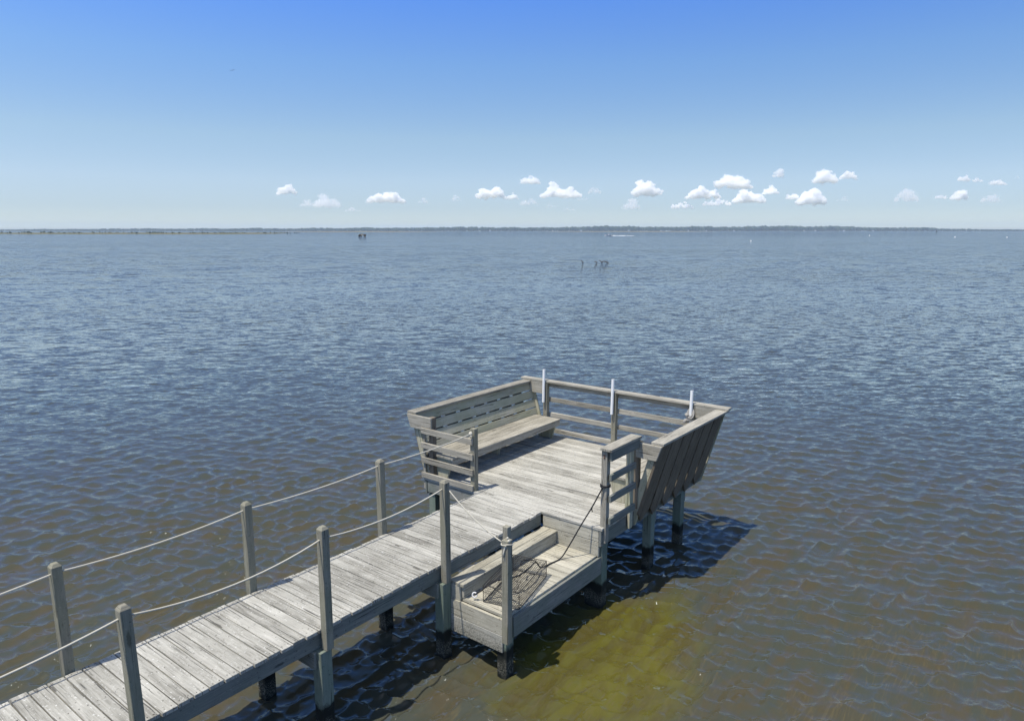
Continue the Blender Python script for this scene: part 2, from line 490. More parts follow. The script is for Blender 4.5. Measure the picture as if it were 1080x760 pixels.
def bench(name, label, x0, x1, s, y0, zlow, seat, end_x, trap_in, bw):
    """s=+1 back leans to +Y. y0 = outer face of the leaning boards at deck height"""
    r = empty(name, ((x0 + x1) / 2, y0 - s * .4, ZD), label, 'bench')
    yo = lambda z: y0 + s * LEAN * (z - ZD)           # outer face
    nrm = V((0, s, -LEAN)).normalized()               # outward
    dirv = V((0, s * LEAN, 1)).normalized()
    lb = MB(); x = x0 + .16
    while x < x1 - .1:
        z0 = zlow + random.uniform(-.02, .02); z1 = 2.215
        c = V((x, yo(z0), z0)) - nrm * .019; d = V((x, yo(z1), z1)) - nrm * .019
        # bottom end is cut to a blunt point
        tip = .10 if s > 0 else .17
        lb.prism([c + V((-bw, 0, 0)) + dirv * tip, c + V((.0, 0, 0)), c + V((bw, 0, 0)) + dirv * tip, d + V((bw, 0, 0)), d + V((-bw, 0, 0))], nrm * .038, dirv)
        x += .385
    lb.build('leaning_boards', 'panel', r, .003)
    sb = MB()
    for k in range(4):
        zc = 2.125 - k * .171
        c = V((0, yo(zc), zc)) - nrm * (.0405 + .019)
        sb.beam((x0 + .02, c.y, c.z), (x1 - .02, c.y, c.z), .155, .036, nrm, jit=.002)
    sb.build('back_slats', 'bench', r, .003)
    cp = MB(); yc = yo(2.24)
    cp.box(x0 - .01, x1 + .03, min(yc + s * .045, yc - s * .15), max(yc + s * .045, yc - s * .15), 2.225, 2.263); cp.build('cap_board', 'rail', r)
    tr = MB(); ya = yo(2.262) + s * .035; yb = yo(2.0) + s * .02
    tr.prism([(end_x, trap_in, 2.222), (end_x, ya - s * .012, 2.222), (end_x, yb, 2.0), (end_x, trap_in, 2.0)], (-.038, 0, 0), (0, 1, 0)); tr.build('end_board', 'rail', r)
    # leaning end frame
    for xx in (end_x + .024, x1 - .02):
        fr = MB(); za, zb = zlow - .02, 2.215
        fr.prism([(xx, yo(za) - s * .002, za), (xx, yo(zb) - s * .002, zb), (xx, yo(zb) - s * .135, zb), (xx, yo(za) - s * .135, za)], (.038, 0, 0), dirv); fr.build('end_frame', 'bench', r)
    # seat
    st = MB(); yi, ye = seat
    n = 3; wd = (ye - yi) / n
    for k in range(n):
        a, b_ = yi + k * wd, yi + (k + 1) * wd
        st.box(x0 + .06, x1 - .14, min(a, b_) + .003, max(a, b_) - .003, 1.565, 1.603, jit=.001)
    st.build('seat', 'rail', r, .003)
    ap = MB(); a = yi + s * .012
    ap.box(x0 + .065, x1 - .145, min(a, a + s * .036), max(a, a + s * .036), 1.472, 1.562); ap.build('apron', 'rail', r)
    for xx in (x0 + .09, x1 - .21):
        lg = MB(); lg.prism([(xx, yi + s * .05, 1.56), (xx, ye, 1.56), (xx, y0 - s * .12, ZD + .003), (xx, yi + s * .16, ZD + .003)], (.038, 0, 0), (0, 0, 1)); lg.build('leg', 'bench', r)
    lg = MB(); xx = (x0 + x1) / 2; lg.prism([(xx, yi + s * .30, 1.56), (xx, ye, 1.56), (xx, y0 - s * .12, ZD + .003), (xx, yi + s * .33, ZD + .003)], (.038, 0, 0), (0, 0, 1)); lg.build('leg', 'bench', r)
    return r


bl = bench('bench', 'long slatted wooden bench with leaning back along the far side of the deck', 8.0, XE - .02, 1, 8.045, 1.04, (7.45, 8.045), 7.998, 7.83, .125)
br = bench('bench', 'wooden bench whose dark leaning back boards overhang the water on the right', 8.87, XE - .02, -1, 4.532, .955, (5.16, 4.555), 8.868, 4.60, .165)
b = MB(); b.box(8.005, 8.094, 7.832, 7.921, 1.16, 2.22, 'z'); b.build('corner_post', 'panel', bl)
b = MB(); b.box(8.875, 8.962, 4.578, 4.66, 1.203, 2.22, 'z'); b.build('corner_post', 'panel', br)

# ---- small slatted rail at the bench's near end
r = empty('slat_rail', (8.0, 7.4, ZD), 'short four slat wooden rail closing the near end of the long bench', 'railing')
b = MB(); b.box(7.975, 8.064, 6.915, 7.004, .99, 2.20, 'z', .35); b.build('post', 'post', r)
b = MB(); b.box(7.975, 8.002, 7.985, 8.03, 1.0, 2.06, 'z', .35); b.build('batten', 'rail', r)
for z1 in (2.045, 1.80, 1.55, 1.295):
    b = MB(); b.box(7.935, 7.973, 6.93, 8.04, z1 - .095, z1, 'y', jit=.002); b.build('slat', 'rail', r)

# ---- far railing
r = empty('water_railing', (11.25, 6.3, ZD), 'wooden railing with flat cap and three rails along the far edge of the deck', 'railing')
for yy in (7.86, 6.32, 4.79):
    b = MB(); b.box(11.205, 11.294, yy - .0445, yy + .0445, .95, 2.262, 'z', .45); b.build('post', 'post', r)
b = MB(); b.box(11.20, 11.345, 4.16, 8.46, 2.266, 2.304, 'y', .8); b.build('cap_board', 'rail', r)
b = MB(); b.box(11.297, 11.335, 4.30, 8.34, 2.165, 2.262, 'y', .3); b.build('rail', 'rail', r)
for z1 in (1.955, 1.65, 1.335):
    for ya, yb in ((4.74, 6.318), (6.322, 7.88)):
        b = MB(); b.box(11.297, 11.335, ya, yb, z1 - .09, z1, 'y', jit=.003); b.build('rail', 'rail', r)
# short wing boards at the two ends of the rail
b = MB(); b.box(11.292 - .09, 11.292 - .052, 7.91, 8.24, 2.03, 2.262, 'y', .6); b.build('wing_board', 'rail', r)
b = MB(); b.box(11.292 - .09, 11.292 - .052, 4.36, 4.74, 2.06, 2.262, 'y', .5); b.build('wing_board', 'rail', r)

# ---- rail beside the landing
r = empty('slat_rail', (8.4, 4.6, ZD), 'short wooden rail with flat cap above the corner of the lower landing', 'railing')
b = MB(); b.box(8.02, 8.109, 4.598, 4.687, .97, 2.29, 'z', .7); b.build('post', 'rail', r)
b = MB(); b.box(8.66, 8.749, 4.575, 4.614, .97, 2.16, 'z', .85); b.build('post', 'bench', r)
b = MB(); b.box(8.66, 8.749, 4.618, 4.66, 1.21, 2.16, 'z', .6); b.build('post', 'bench', r)
b = MB(); b.box(7.985, 8.84, 4.515, 4.69, 2.294, 2.332, 'x', .55); b.build('cap_board', 'rail', r)
b = MB(); b.box(8.03, 8.84, 4.532, 4.570, 2.155, 2.290, 'x', .35); b.build('fascia', 'joist', r)
for z1 in (1.965, 1.665, 1.345):
    b = MB(); b.box(8.03, 8.74, 4.532, 4.570, z1 - .09, z1, 'x', jit=.002); b.build('slat', 'joist', r)
b = MB()
for zz in (2.18, 2.21):
    b.box(8.012, 8.018, 4.63, 4.65, zz, zz + .018, 'z')
b.build('bolt', 'bolt', r, 0)

# ---- lower landing with a step
XL = 5.97
r = empty('landing', (7, 5.15, 0), 'small low plank landing with one step, tucked between walkway and deck', 'landing')
fl = MB(); x = XL + .005
while x < XP - .02:
    fl.box(x, min(x + .137, XP), 4.70, 5.40, .75, .788 + random.uniform(-.002, .002), 'y', jit=.001); x += PW
fl.build('floor_boards', 'landing', r, .003)
st = MB()
st.box(XL - .025, XP + .003, 5.352, 5.474, .943, .981, 'x'); st.box(XL - .02, XP + .003, 5.48, 5.605, .943, .981, 'x'); st.build('step_tread', 'landing', r, .003)
st = MB(); st.box(XL, XP, 5.365, 5.403, .79, .940, 'x', .4); st.build('step_riser', 'landing', r)
b = MB(); b.box(XL - .02, XL + .018, 5.41, 5.60, .752, .940, 'y', .8); b.build('step_side', 'landing', r)
b = MB(); b.box(XL - .04, XL - .002, 4.74, 5.79, .545, .748, 'y', .75); b.build('front_board', 'landing', r)
b = MB(); b.box(XL - .04, XL - .002, 4.74, 5.77, .325, .54, 'y', .6); b.build('front_board', 'stained', r)
b = MB(); b.box(XL + .07, XP + .10, 4.655, 4.693, .50, .76, 'x', .75); b.build('side_board', 'joist', r)
b = MB(); b.box(XL, XP, 5.55, 5.588, .55, .74, 'x', .4); b.build('side_board', 'joist', r)
b = MB(); b.box(5.955, 6.095, 4.70, 4.84, -1.2, .742, 'z'); b.build('pile', 'pile', r)
b = MB(); b.box(5.976, 6.05, 4.70, 4.77, .745, 1.88, 'z', .6); b.build('post', 'post', r)
b = MB(); b.box(5.884, 5.973, 4.622, 4.711, .49, 1.765, 'z', .5); b.build('post', 'post', r)
b = MB(); b.box(8.03, 8.06, 4.78, 4.92, -1.2, .74, 'z'); b.build('pile', 'pile', r)

# ---- rod holders
for yy, lab in ((7.86, 'white plastic pipe rod holder on the railing post next to the long bench'),
                (6.32, 'white plastic pipe rod holder on the middle railing post'),
                (4.79, 'white plastic pipe rod holder with grey rope hanging round it, at the right corner')):
    b = MB(); n = 16
    ax0, ax1 = V((11.165, yy + .012, 1.875)), V((11.172, yy + .006, 2.53))
    b.tube([ax0, ax0.lerp(ax1, .5), ax1], .027, n)
    b.f.pop(); b.uv.pop(); b.tone.pop()                       # open top
    b.tube([ax1 + V((0, 0, .0005)), ax1 - V((0, 0, .25))], .022, n)
    b.f.pop(); b.uv.pop(); b.tone.pop(); b.f.pop(); b.uv.pop(); b.tone.pop()
    bb = len(b.v)
    for rr in (.027, .022):
        for k in range(n):
            t = 2 * math.pi * k / n; b.v.append(ax1 + V((rr * math.cos(t), rr * math.sin(t), .001)))
    for k in range(n):
        k2 = (k + 1) % n; b.face([bb + k, bb + k2, bb + n + k2, bb + n + k], [(0, 0)] * 4, .5)
    o = b.build('rod_holder', 'pvc', None, 0)
    tag(o, lab, 'rod holder', 'rod holders on the railing')
b = MB()
for k in range(7):
    a = random.uniform(0, 6.28); l = random.uniform(.12, .26); off = random.uniform(-.05, .05)
    b.tube([(11.158 + .046 * math.cos(t) , 4.80 + .05 * math.sin(t) + off * (1 - math.cos(t)) * .4, 2.22 - l * (1 - math.cos(t)) / 2 - .02 * k * .3) for t in [2 * math.pi * i / 18 for i in range(18)]], .012, 6, True)
b.ball((11.12, 4.87, 2.0), .04, 2, 4, .8); b.ball((11.13, 4.85, 2.10), .035, 2, 6, .8)
tag(b.build('rope_bundle', 'grey_rope', None, 0, True), 'tangled grey rope hung round the rod holder at the right corner', 'rope')

# ---- crab trap
ct = V((6.55, 5.015, .791)); ang = math.radians(14); ax = V((math.cos(ang), math.sin(ang), 0)); ay = V((-ax.y, ax.x, 0))
hl, hw, hh = .45, .235, .215
r = empty('crab_trap', ct, 'dark wire mesh crab trap lying on the lower landing', 'crab trap')


def P(a, b_, z): return ct + ax * a + ay * b_ + V((0, 0, z))


fr = MB(); cs = [(-hl, -hw), (hl, -hw), (hl, hw), (-hl, hw)]
for z in (.004, hh):
    for k in range(4): fr.tube([P(*cs[k], z), P(*cs[(k + 1) % 4], z)], .0042, 6)
for c in cs: fr.tube([P(*c, .004), P(*c, hh)], .0042, 6)
fr.build('frame', 'wire', r, 0)


def hexmesh(mb, fn, la, lb, step=.030, rad=.0027):
    """hexagonal netting on a panel; fn(a,b) gives the place"""
    dy = step * .87; rows = int(lb / dy); colsn = int(la / step)
    for i in range(rows + 1):
        pts = []
        for k in range(colsn * 2 + 1):
            a = k * step / 2; bz = i * dy + ((k % 2) * .5 - .25) * dy * .9 * (1 if i % 2 else -1)
            sagz = .010 * math.sin(a * 9 + i) * math.sin(i * 1.7 + a * 4)
            pts.append(fn(min(a, la), min(max(bz, 0), lb), sagz))
        mb.tube(pts, rad, 3)


nm = MB()
hexmesh(nm, lambda a, b_, s_: P(a - hl, b_ - hw, hh - abs(s_)), 2 * hl, 2 * hw)
nm.build('mesh_top', 'wire', r, 0)
nm = MB()
hexmesh(nm, lambda a, b_, s_: P(a - hl, -hw + s_ * .3, b_), 2 * hl, hh)
hexmesh(nm, lambda a, b_, s_: P(a - hl, hw + s_ * .3, b_), 2 * hl, hh)
hexmesh(nm, lambda a, b_, s_: P(-hl + s_ * .3, a - hw, b_), 2 * hw, hh)
hexmesh(nm, lambda a, b_, s_: P(hl + s_ * .3, a - hw, b_), 2 * hw, hh)
nm.build('mesh_sides', 'wire', r, 0)
nm = MB()
hexmesh(nm, lambda a, b_, s_: P(a - hl, b_ - hw, .006), 2 * hl, 2 * hw)
nm.build('mesh_floor', 'wire', r, 0)
nm = MB()      # entrance funnel and bait cage
for k in range(5):
    rr = .085 - .009 * k
    nm.tube([P(-.12 + .045 * k, rr * math.cos(t), .105 + rr * math.sin(t)) for t in [2 * math.pi * i / 14 for i in range(14)]], .002, 3, True)
for q in range(8):
    t = 2 * math.pi * q / 8
    nm.tube([P(-.12 + .045 * k, (.085 - .009 * k) * math.cos(t), .105 + (.085 - .009 * k) * math.sin(t)) for k in range(5)], .002, 3)
nm.build('funnel', 'wire', r, 0)
b = MB(); c0 = V((6.02, 5.24, .86)); d = V((-.75, -.35, .25)).normalized(); e1 = d.orthogonal().normalized(); e2 = d.cross(e1)
b.tube([c0 + (e1 * math.cos(t) + e2 * math.sin(t)) * .028 for t in [2 * math.pi * i / 20 for i in range(20)]], .009, 8, True)
tag(b.build('float_ring', 'ring', None, 0, True), 'small white ring at the end of the black line beside the crab trap', 'ring')


def spline(pts, n=10):
    pts = [V(p) for p in pts]; res = []
    for i in range(len(pts) - 1):
        p0 = pts[max(i - 1, 0)]; p1 = pts[i]; p2 = pts[i + 1]; p3 = pts[min(i + 2, len(pts) - 1)]
        for k in range(n):
            t = k / n
            res.append(.5 * ((2 * p1) + (-p0 + p2) * t + (2 * p0 - 5 * p1 + 4 * p2 - p3) * t * t + (-p0 + 3 * p1 - 3 * p2 + p3) * t ** 3))
    res.append(pts[-1]); return res


b = MB(); zt = .79 + hh + .012
b.tube([(8.0645 + .066 * math.cos(t), 4.6425 + .066 * math.sin(t), 1.80 + .006 * math.sin(3 * t)) for t in [2 * math.pi * i / 24 for i in range(24)]], .0095, 6, True)
b.tube([(8.0645 + .066 * math.cos(t), 4.6425 + .066 * math.sin(t), 1.782 + .006 * math.sin(2 * t)) for t in [2 * math.pi * i / 24 for i in range(24)]], .0095, 6, True)
b.tube(spline([(8.0, 4.64, 1.79), (7.93, 4.76, 1.50), (7.80, 4.86, 1.24), (7.66, 4.96, .96), (7.56, 5.02, .812), (7.36, 5.05, .803), (7.14, 5.05, .83), (6.98, 5.02, zt - .04), (6.75, 4.95, zt), (6.5, 4.93, zt), (6.32, 5.0, zt + .003), (6.18, 5.08, zt), (6.07, 5.16, .93), (6.02, 5.235, .865)]), .0095, 7)
b.tube(spline([(7.93, 4.76, 1.50), (7.925, 4.765, 1.46), (7.93, 4.758, 1.425)]), .007, 5)
b.tube(spline([(6.98, 5.02, zt - .02), (6.90, 5.10, zt), (6.80, 5.12, zt + .01), (6.72, 5.06, zt)]), .008, 6)
tag(b.build('crab_line', 'black', None, 0, True), 'thin black line tied to the corner post and trailing over the crab trap', 'line')

# ------------------------------------------------------------------ water
SEA_R = 8600.0


def build_water():
    # rings measured from below the viewpoint, finer near the pier
    rs = [0.4, 1.2, 2.2, 3.0]
    r_ = 3.4
    while r_ < SEA_R:
        rs.append(r_)
        r_ += max(.028, r_ * r_ * .00026 + r_ * .0014) if r_ < 220 else r_ * .1
    rs.append(SEA_R); rs = np.array(rs)
    head = TH * 0 + math.atan2(FWD.y, FWD.x)
    fine = np.linspace(-math.radians(46), math.radians(46), 960)
    coarse = np.linspace(math.radians(46), 2 * math.pi - math.radians(46), 90)[1:-1]
    th = np.concatenate([fine, coarse]) + head
    n, m = len(rs), len(th)
    R, T = np.meshgrid(rs, th, indexing='ij')
    Xg, Yg = R * np.cos(T), R * np.sin(T)
    gap = np.gradient(rs)[:, None] * np.ones_like(R)
    gap = np.maximum(gap, R * (fine[1] - fine[0]))
    coarse_mask = np.ones(m); coarse_mask[960:] = 0; coarse_mask[:12] = np.linspace(0, 1, 12); coarse_mask[948:960] = np.linspace(1, 0, 12)
    Z = np.zeros_like(R); DX = np.zeros_like(R); DY = np.zeros_like(R)
    N = 150
    lam = np.exp(rng.uniform(math.log(.10), math.log(2.4), N))
    mean = math.radians(50)
    # two wind seas crossing each other
    ang = np.where(rng.random(N) < .55, math.radians(82), math.radians(14)) + rng.normal(0, math.radians(17), N)
    slope = .066 * np.exp(-((np.log(lam) - math.log(.27)) / .85) ** 2) * rng.uniform(.5, 1.4, N)
    for L, a, s_ in zip(lam, ang, slope):
        k = 2 * math.pi / L; amp = s_ / k
        cx, sx = math.cos(a), math.sin(a)
        # slow wandering of the phase so that crests are short
        ph = k * (Xg * cx + Yg * sx) + rng.uniform(0, 6.28) + .7 * np.sin((Xg * -sx + Yg * cx) / L * rng.uniform(.25, .7) + rng.uniform(0, 6.28))
        fade = np.clip((L / gap - 2.0) / 1.6, 0, 1) * coarse_mask[None, :]
        Z += amp * (np.sin(ph) - .22 * np.cos(2 * ph)) * fade
        q = 1.0 * amp
        DX += q * cx * np.cos(ph) * fade; DY += q * sx * np.cos(ph) * fade
    # gust patches: rougher and calmer areas
    g = .85 + .25 * np.sin(Xg * .11 + 1.3 * np.sin(Yg * .07)) * np.sin(Yg * .13 + .6)
    co = np.stack([Xg + DX * g, Yg + DY * g, Z * g], -1).reshape(-1, 3)
    co = np.concatenate([co, [[0, 0, 0]]]).astype(np.float32)
    i = np.arange(n - 1)[:, None]; k = np.arange(m)[None, :]; k2 = (k + 1) % m
    quads = np.stack([i * m + k + 0 * k2, (i + 1) * m + k, (i + 1) * m + k2 + 0 * i, i * m + k2], -1).reshape(-1, 4)
    tri = np.stack([np.full(m, n * m), np.arange(m), (np.arange(m) + 1) % m], -1)
    me = bpy.data.meshes.new('water')
    nl = quads.size + tri.size; nf = len(quads) + len(tri)
    me.vertices.add(len(co)); me.vertices.foreach_set('co', co.ravel())
    me.loops.add(nl); me.loops.foreach_set('vertex_index', np.concatenate([quads.ravel(), tri.ravel()]).astype(np.int32))
    me.polygons.add(nf)
    ls = np.concatenate([np.arange(len(quads)) * 4, len(quads) * 4 + np.arange(len(tri)) * 3]).astype(np.int32)
    me.polygons.foreach_set('loop_start', ls)
    me.polygons.foreach_set('use_smooth', np.ones(nf, bool))
    me.update(calc_edges=True); me.validate()
    print('WATER', n, m, len(co))
    o = bpy.data.objects.new('water', me); COL.objects.link(o); o['kind'] = 'structure'
    return o


g = NG('bay water')
pos = g.n('ShaderNodeNewGeometry').outputs['Position']
mp = g.mapping(pos, (1, 1, 1), rot=(0, 0, -math.radians(42)))
ln = g.n('ShaderNodeVectorMath', operation='LENGTH'); g.l(pos, ln.inputs[0]); dist = ln.outputs['Value']


def far_w(d0, d1, lo, hi):
    m_ = g.n('ShaderNodeMapRange', interpolation_type='SMOOTHSTEP'); g.l(dist, m_.inputs[0])
    for q, v_ in enumerate((d0, d1, lo, hi)): m_.inputs[q + 1].default_value = v_
    return m_.outputs[0]


def slopes(vec, amp, detail, dist_=.5):
    """wavelet slopes as a vector field: holds its strength at any distance"""
    x = g.n('ShaderNodeTexNoise'); g.l(vec, x.inputs['Vector']); x.inputs['Scale'].default_value = 1; x.inputs['Detail'].default_value = detail
    x.inputs['Roughness'].default_value = .62; x.inputs['Distortion'].default_value = dist_
    sb_ = g.n('ShaderNodeVectorMath', operation='SUBTRACT'); g.l(x.outputs['Color'], sb_.inputs[0]); sb_.inputs[1].default_value = (.5, .5, .5)
    sc_ = g.n('ShaderNodeVectorMath', operation='SCALE'); g.l(sb_.outputs[0], sc_.inputs[0]); g.val(sc_.inputs['Scale'], amp)
    return sc_.outputs[0]


def vadd(a_, b_):
    x = g.n('ShaderNodeVectorMath', operation='ADD'); g.l(a_, x.inputs[0]); g.l(b_, x.inputs[1]); return x.outputs[0]


gust = g.ramp(g.noise(g.mapping(mp, (.035, .012, 1)), 1, 4, .6, .4), [(.3, .75), (.7, 1.2)])
s1 = slopes(g.mapping(mp, (14, 4.5, 1)), g.math('MULTIPLY', gust, far_w(6, 26, .17, .95)), 3)
s2 = slopes(g.mapping(mp, (3.4, 1.15, 1)), g.math('MULTIPLY', gust, far_w(8, 38, .08, 1.35)), 3)
s3 = slopes(g.mapping(mp, (.55, .22, 1)), far_w(30, 110, .0, 1.2), 4)
sl_ = vadd(vadd(s1, s2), s3)
fl = g.n('ShaderNodeVectorMath', operation='MULTIPLY'); g.l(sl_, fl.inputs[0]); fl.inputs[1].default_value = (1, 1, 0)
geo_n = g.n('ShaderNodeNewGeometry').outputs['Normal']
nn = g.n('ShaderNodeVectorMath', operation='NORMALIZE'); g.l(vadd(geo_n, fl.outputs[0]), nn.inputs[0]); nrm_ = nn.outputs[0]
fr_ = g.n('ShaderNodeFresnel'); fr_.inputs['IOR'].default_value = 1.36; g.l(nrm_, fr_.inputs['Normal'])
gl = g.n('ShaderNodeBsdfGlossy'); gl.inputs['Roughness'].default_value = .045; gl.inputs['Color'].default_value = (.80, .885, .955, 1); g.l(nrm_, gl.inputs['Normal'])
df = g.n('ShaderNodeBsdfDiffuse'); tn = g.noise(pos, .05, 3, .5); wd = g.noise(g.mapping(pos, (.9, 2.6, 1), rot=(0, 0, .6)), 1, 5, .65, .8)
murk = g.mix(tn, (.068, .074, .056), (.055, .062, .050))
murk = g.mix(g.math('MULTIPLY', g.ramp(wd, [(.42, 0.0), (.62, .7)]), far_w(9, 26, 1, 0)), murk, (.086, .068, .036))
# olive water colour painted where the pier's mirror image hides the sky
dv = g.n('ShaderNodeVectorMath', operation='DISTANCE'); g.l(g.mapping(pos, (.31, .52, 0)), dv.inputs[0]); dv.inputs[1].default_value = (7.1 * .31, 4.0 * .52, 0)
olive_refl = g.ramp(g.math('MULTIPLY_ADD', g.noise(pos, 1.1, 4, .6, .5), .7, dv.outputs['Value']), [(.72, 1.0), (1.38, 0.0)])
murk = g.mix(olive_refl, murk, g.mix(g.ramp(wd, [(.44, 0.0), (.60, 1.0)]), (.118, .112, .022), (.090, .078, .022)))
fib = g.noise(g.mapping(pos, (2.2, 15, 1), rot=(0, 0, .9)), 1, 5, .7, 2.2)
fm = g.math('MULTIPLY', g.ramp(fib, [(.52, 0.0), (.64, .55)]), g.ramp(g.noise(pos, .55, 3, .6), [(.42, 0.0), (.58, 1.0)]))
murk = g.mix(g.math('MULTIPLY', fm, far_w(7, 16, 1, 0)), murk, (.135, .112, .056))
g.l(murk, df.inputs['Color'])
upn = g.n('ShaderNodeCombineXYZ'); upn.inputs[2].default_value = 1; g.l(upn.outputs[0], df.inputs['Normal'])     # light scattered back from inside the water does not follow the ripples
tp = g.n('ShaderNodeBsdfTransparent'); tp.inputs['Color'].default_value = (.68, .66, .34, 1)
bd = g.n('ShaderNodeMixShader'); g.l(g.math('MULTIPLY_ADD', olive_refl, .10, .12), bd.inputs[0]); g.l(df.outputs[0], bd.inputs[1]); g.l(tp.outputs[0], bd.inputs[2])
mx = g.n('ShaderNodeMixShader'); g.l(fr_.outputs[0], mx.inputs[0]); g.l(bd.outputs[0], mx.inputs[1]); g.l(gl.outputs[0], mx.inputs[2])
g.l(mx.outputs[0], g.out.inputs[0])
M['water'] = g.m
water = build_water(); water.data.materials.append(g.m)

# the bottom under the shallow water, with weed beds
g = NG('bay bottom')
pos = g.n('ShaderNodeNewGeometry').outputs['Position']
a1 = g.noise(pos, .8, 6, .65, .6); a2 = g.noise(g.mapping(pos, (2.2, 9, 1), rot=(0, 0, .5)), 1, 6, .7, 1.6)
c = g.mix(g.ramp(a1, [(.38, 0.0), (.60, 1.0)]), (.16, .125, .055), (.33, .27, .13))
c = g.mix(g.ramp(a2, [(.48, 0.0), (.62, .85)]), c, (.42, .34, .17))
c = g.mix(g.ramp(a2, [(.34, .9), (.44, 0.0)]), c, (.05, .038, .016))
# pier's mirror image also painted as olive on the bottom, darker weed elsewhere
dm = g.n('ShaderNodeVectorMath', operation='DISTANCE'); g.l(pos, dm.inputs[0]); dm.inputs[1].default_value = (8.3, 4.3, -.6)
refl_bed = g.ramp(g.math('MULTIPLY_ADD', a1, .35, g.math('MULTIPLY', dm.outputs['Value'], .16)), [(.30, 1.0), (.62, 0.0)])
c = g.mix(refl_bed, g.mix(.45, c, (.14, .125, .10)), g.mix(.62, c, (.46, .44, .07)))
b = g.n('ShaderNodeBsdfDiffuse'); g.l(c, b.inputs['Color']); g.l(b.outputs[0], g.out.inputs[0])
sb = bpy.data.meshes.new('seabed'); n = 60
vs = [(0, 0, -.62)]; fs = []
rr = [6, 20, 60, 300, 2000, 8600]
for R_ in rr:
    for k in range(n):
        t = 2 * math.pi * k / n; vs.append((R_ * math.cos(t), R_ * math.sin(t), -.62 - min(R_, 300) * .006))
for k in range(n): fs.append((0, 1 + k, 1 + (k + 1) % n))
for i in range(len(rr) - 1):
    for k in range(n):
        k2 = (k + 1) % n; fs.append((1 + i * n + k, 1 + (i + 1) * n + k, 1 + (i + 1) * n + k2, 1 + i * n + k2))
sb.from_pydata(vs, [], fs); sb.materials.append(g.m)
o = bpy.data.objects.new('seabed', sb); COL.objects.link(o); o['kind'] = 'structure'

# ------------------------------------------------------------------ far shore
g = NG('far ground'); pos = g.n('ShaderNodeNewGeometry').outputs['Position']
b = g.n('ShaderNodeBsdfDiffuse'); g.l(g.mix(g.ramp(g.noise(pos, .012, 5, .6), [(.4, 0.0), (.6, 1.0)]), (.10, .11, .055), (.16, .14, .08)), b.inputs['Color']); g.l(b.outputs[0], g.out.inputs[0]); M['marsh'] = g.m; M['reeds'] = plain('dry reeds', (.17, .145, .085), .9, .3, .03, .1); M['shore'] = plain('shore scrub', (.07, .085, .045), .9, .3, .02, .1)
g = NG('far trees'); pos = g.n('ShaderNodeNewGeometry').outputs['Position']
t = g.n('ShaderNodeAttribute', attribute_name='tone', attribute_type='GEOMETRY').outputs['Fac']
b = g.n('ShaderNodeBsdfDiffuse'); g.l(g.mix(t, (.014, .028, .018), (.042, .062, .034)), b.inputs['Color']); g.l(b.outputs[0], g.out.inputs[0]); M['trees'] = g.m

ICO = None


def land_strip(name, pxs, d0, d1, hgt, mat, step=12):
    """low uneven ground between two distances"""
    mb = MB(); rows = 5
    xs = np.arange(pxs[0], pxs[1] + step, step)
    for i, px in enumerate(xs):
        e = min(1, (px - pxs[0]) / 60, (pxs[1] - px) / 60); e = max(0, e)
        dn = d0 + (d1 - d0) * (.18 * noise.noise(V((px * .03, 1.7, 0))) + .5 * (1 - e))
        df_ = d1
        for q in range(rows):
            t = q / (rows - 1)
            z = -.5 + (hgt * (.55 + .5 * abs(noise.noise(V((px * .11, q * 2.3, 5))))) + .5) * math.sin(min(1, t * 1.6) * math.pi / 2) * (.15 + .85 * e)
            mb.v.append(far(px, dn + (df_ - dn) * t, z if q else -.5))
    for i in range(len(xs) - 1):
        for q in range(rows - 1):
            a = i * rows + q; mb.face([a, a + rows, a + rows + 1, a + 1], [(0, 0)] * 4, .5)
    o = mb.build(name, mat, None, 0, True); o['kind'] = 'structure'
    return o


def tree_mass(name, label, profile, d0, d1, n, seed):
    """a distant wood that reads as one mass: many crowns of different height"""
    rnd = random.Random(seed); mb = MB(); xs = [p[0] for p in profile]; hs_ = [p[1] for p in profile]
    for _ in range(n):
        px = rnd.uniform(xs[0], xs[-1]); hh_ = float(np.interp(px, xs, hs_)); t = rnd.random()
        d = d0 + (d1 - d0) * t
        hgt = 1.12 * hh_ * rnd.uniform(.75, 1.15) * (1 + .22 * noise.noise(V((px * .035, 3.3, seed))))
        rad = rnd.uniform(.42, .75) * hgt * rnd.uniform(.8, 1.3)
        c = far(px, d, hgt * .55); base = len(mb.v); tone = rnd.random(); ph = rnd.random() * 6
        ring = [(0, 0, -1), ] + [(math.cos(ph + k * 2 * math.pi / 6), math.sin(ph + k * 2 * math.pi / 6), z) for z, in ((-.45,), (.35,)) for k in range(6)] + [(0, 0, 1)]
        for q, (ux, uy, uz) in enumerate(ring):
            sc = (.9 if abs(uz) < .9 else 0) * rnd.uniform(.7, 1.15)
            mb.v.append(c + V((ux * rad * sc, uy * rad * sc, uz * hgt * .5 * rnd.uniform(.85, 1.1))))
        for k in range(6):
            k2 = (k + 1) % 6
            mb.face([base, base + 1 + k2, base + 1 + k], [(0, 0)] * 3, tone)
            mb.face([base + 1 + k, base + 1 + k2, base + 7 + k2, base + 7 + k], [(0, 0)] * 4, tone)
            mb.face([base + 7 + k, base + 7 + k2, base + 13], [(0, 0)] * 3, tone)
    o = mb.build(name, 'trees', None, 0)
    o['kind'] = 'stuff'; o['label'] = label
    return o


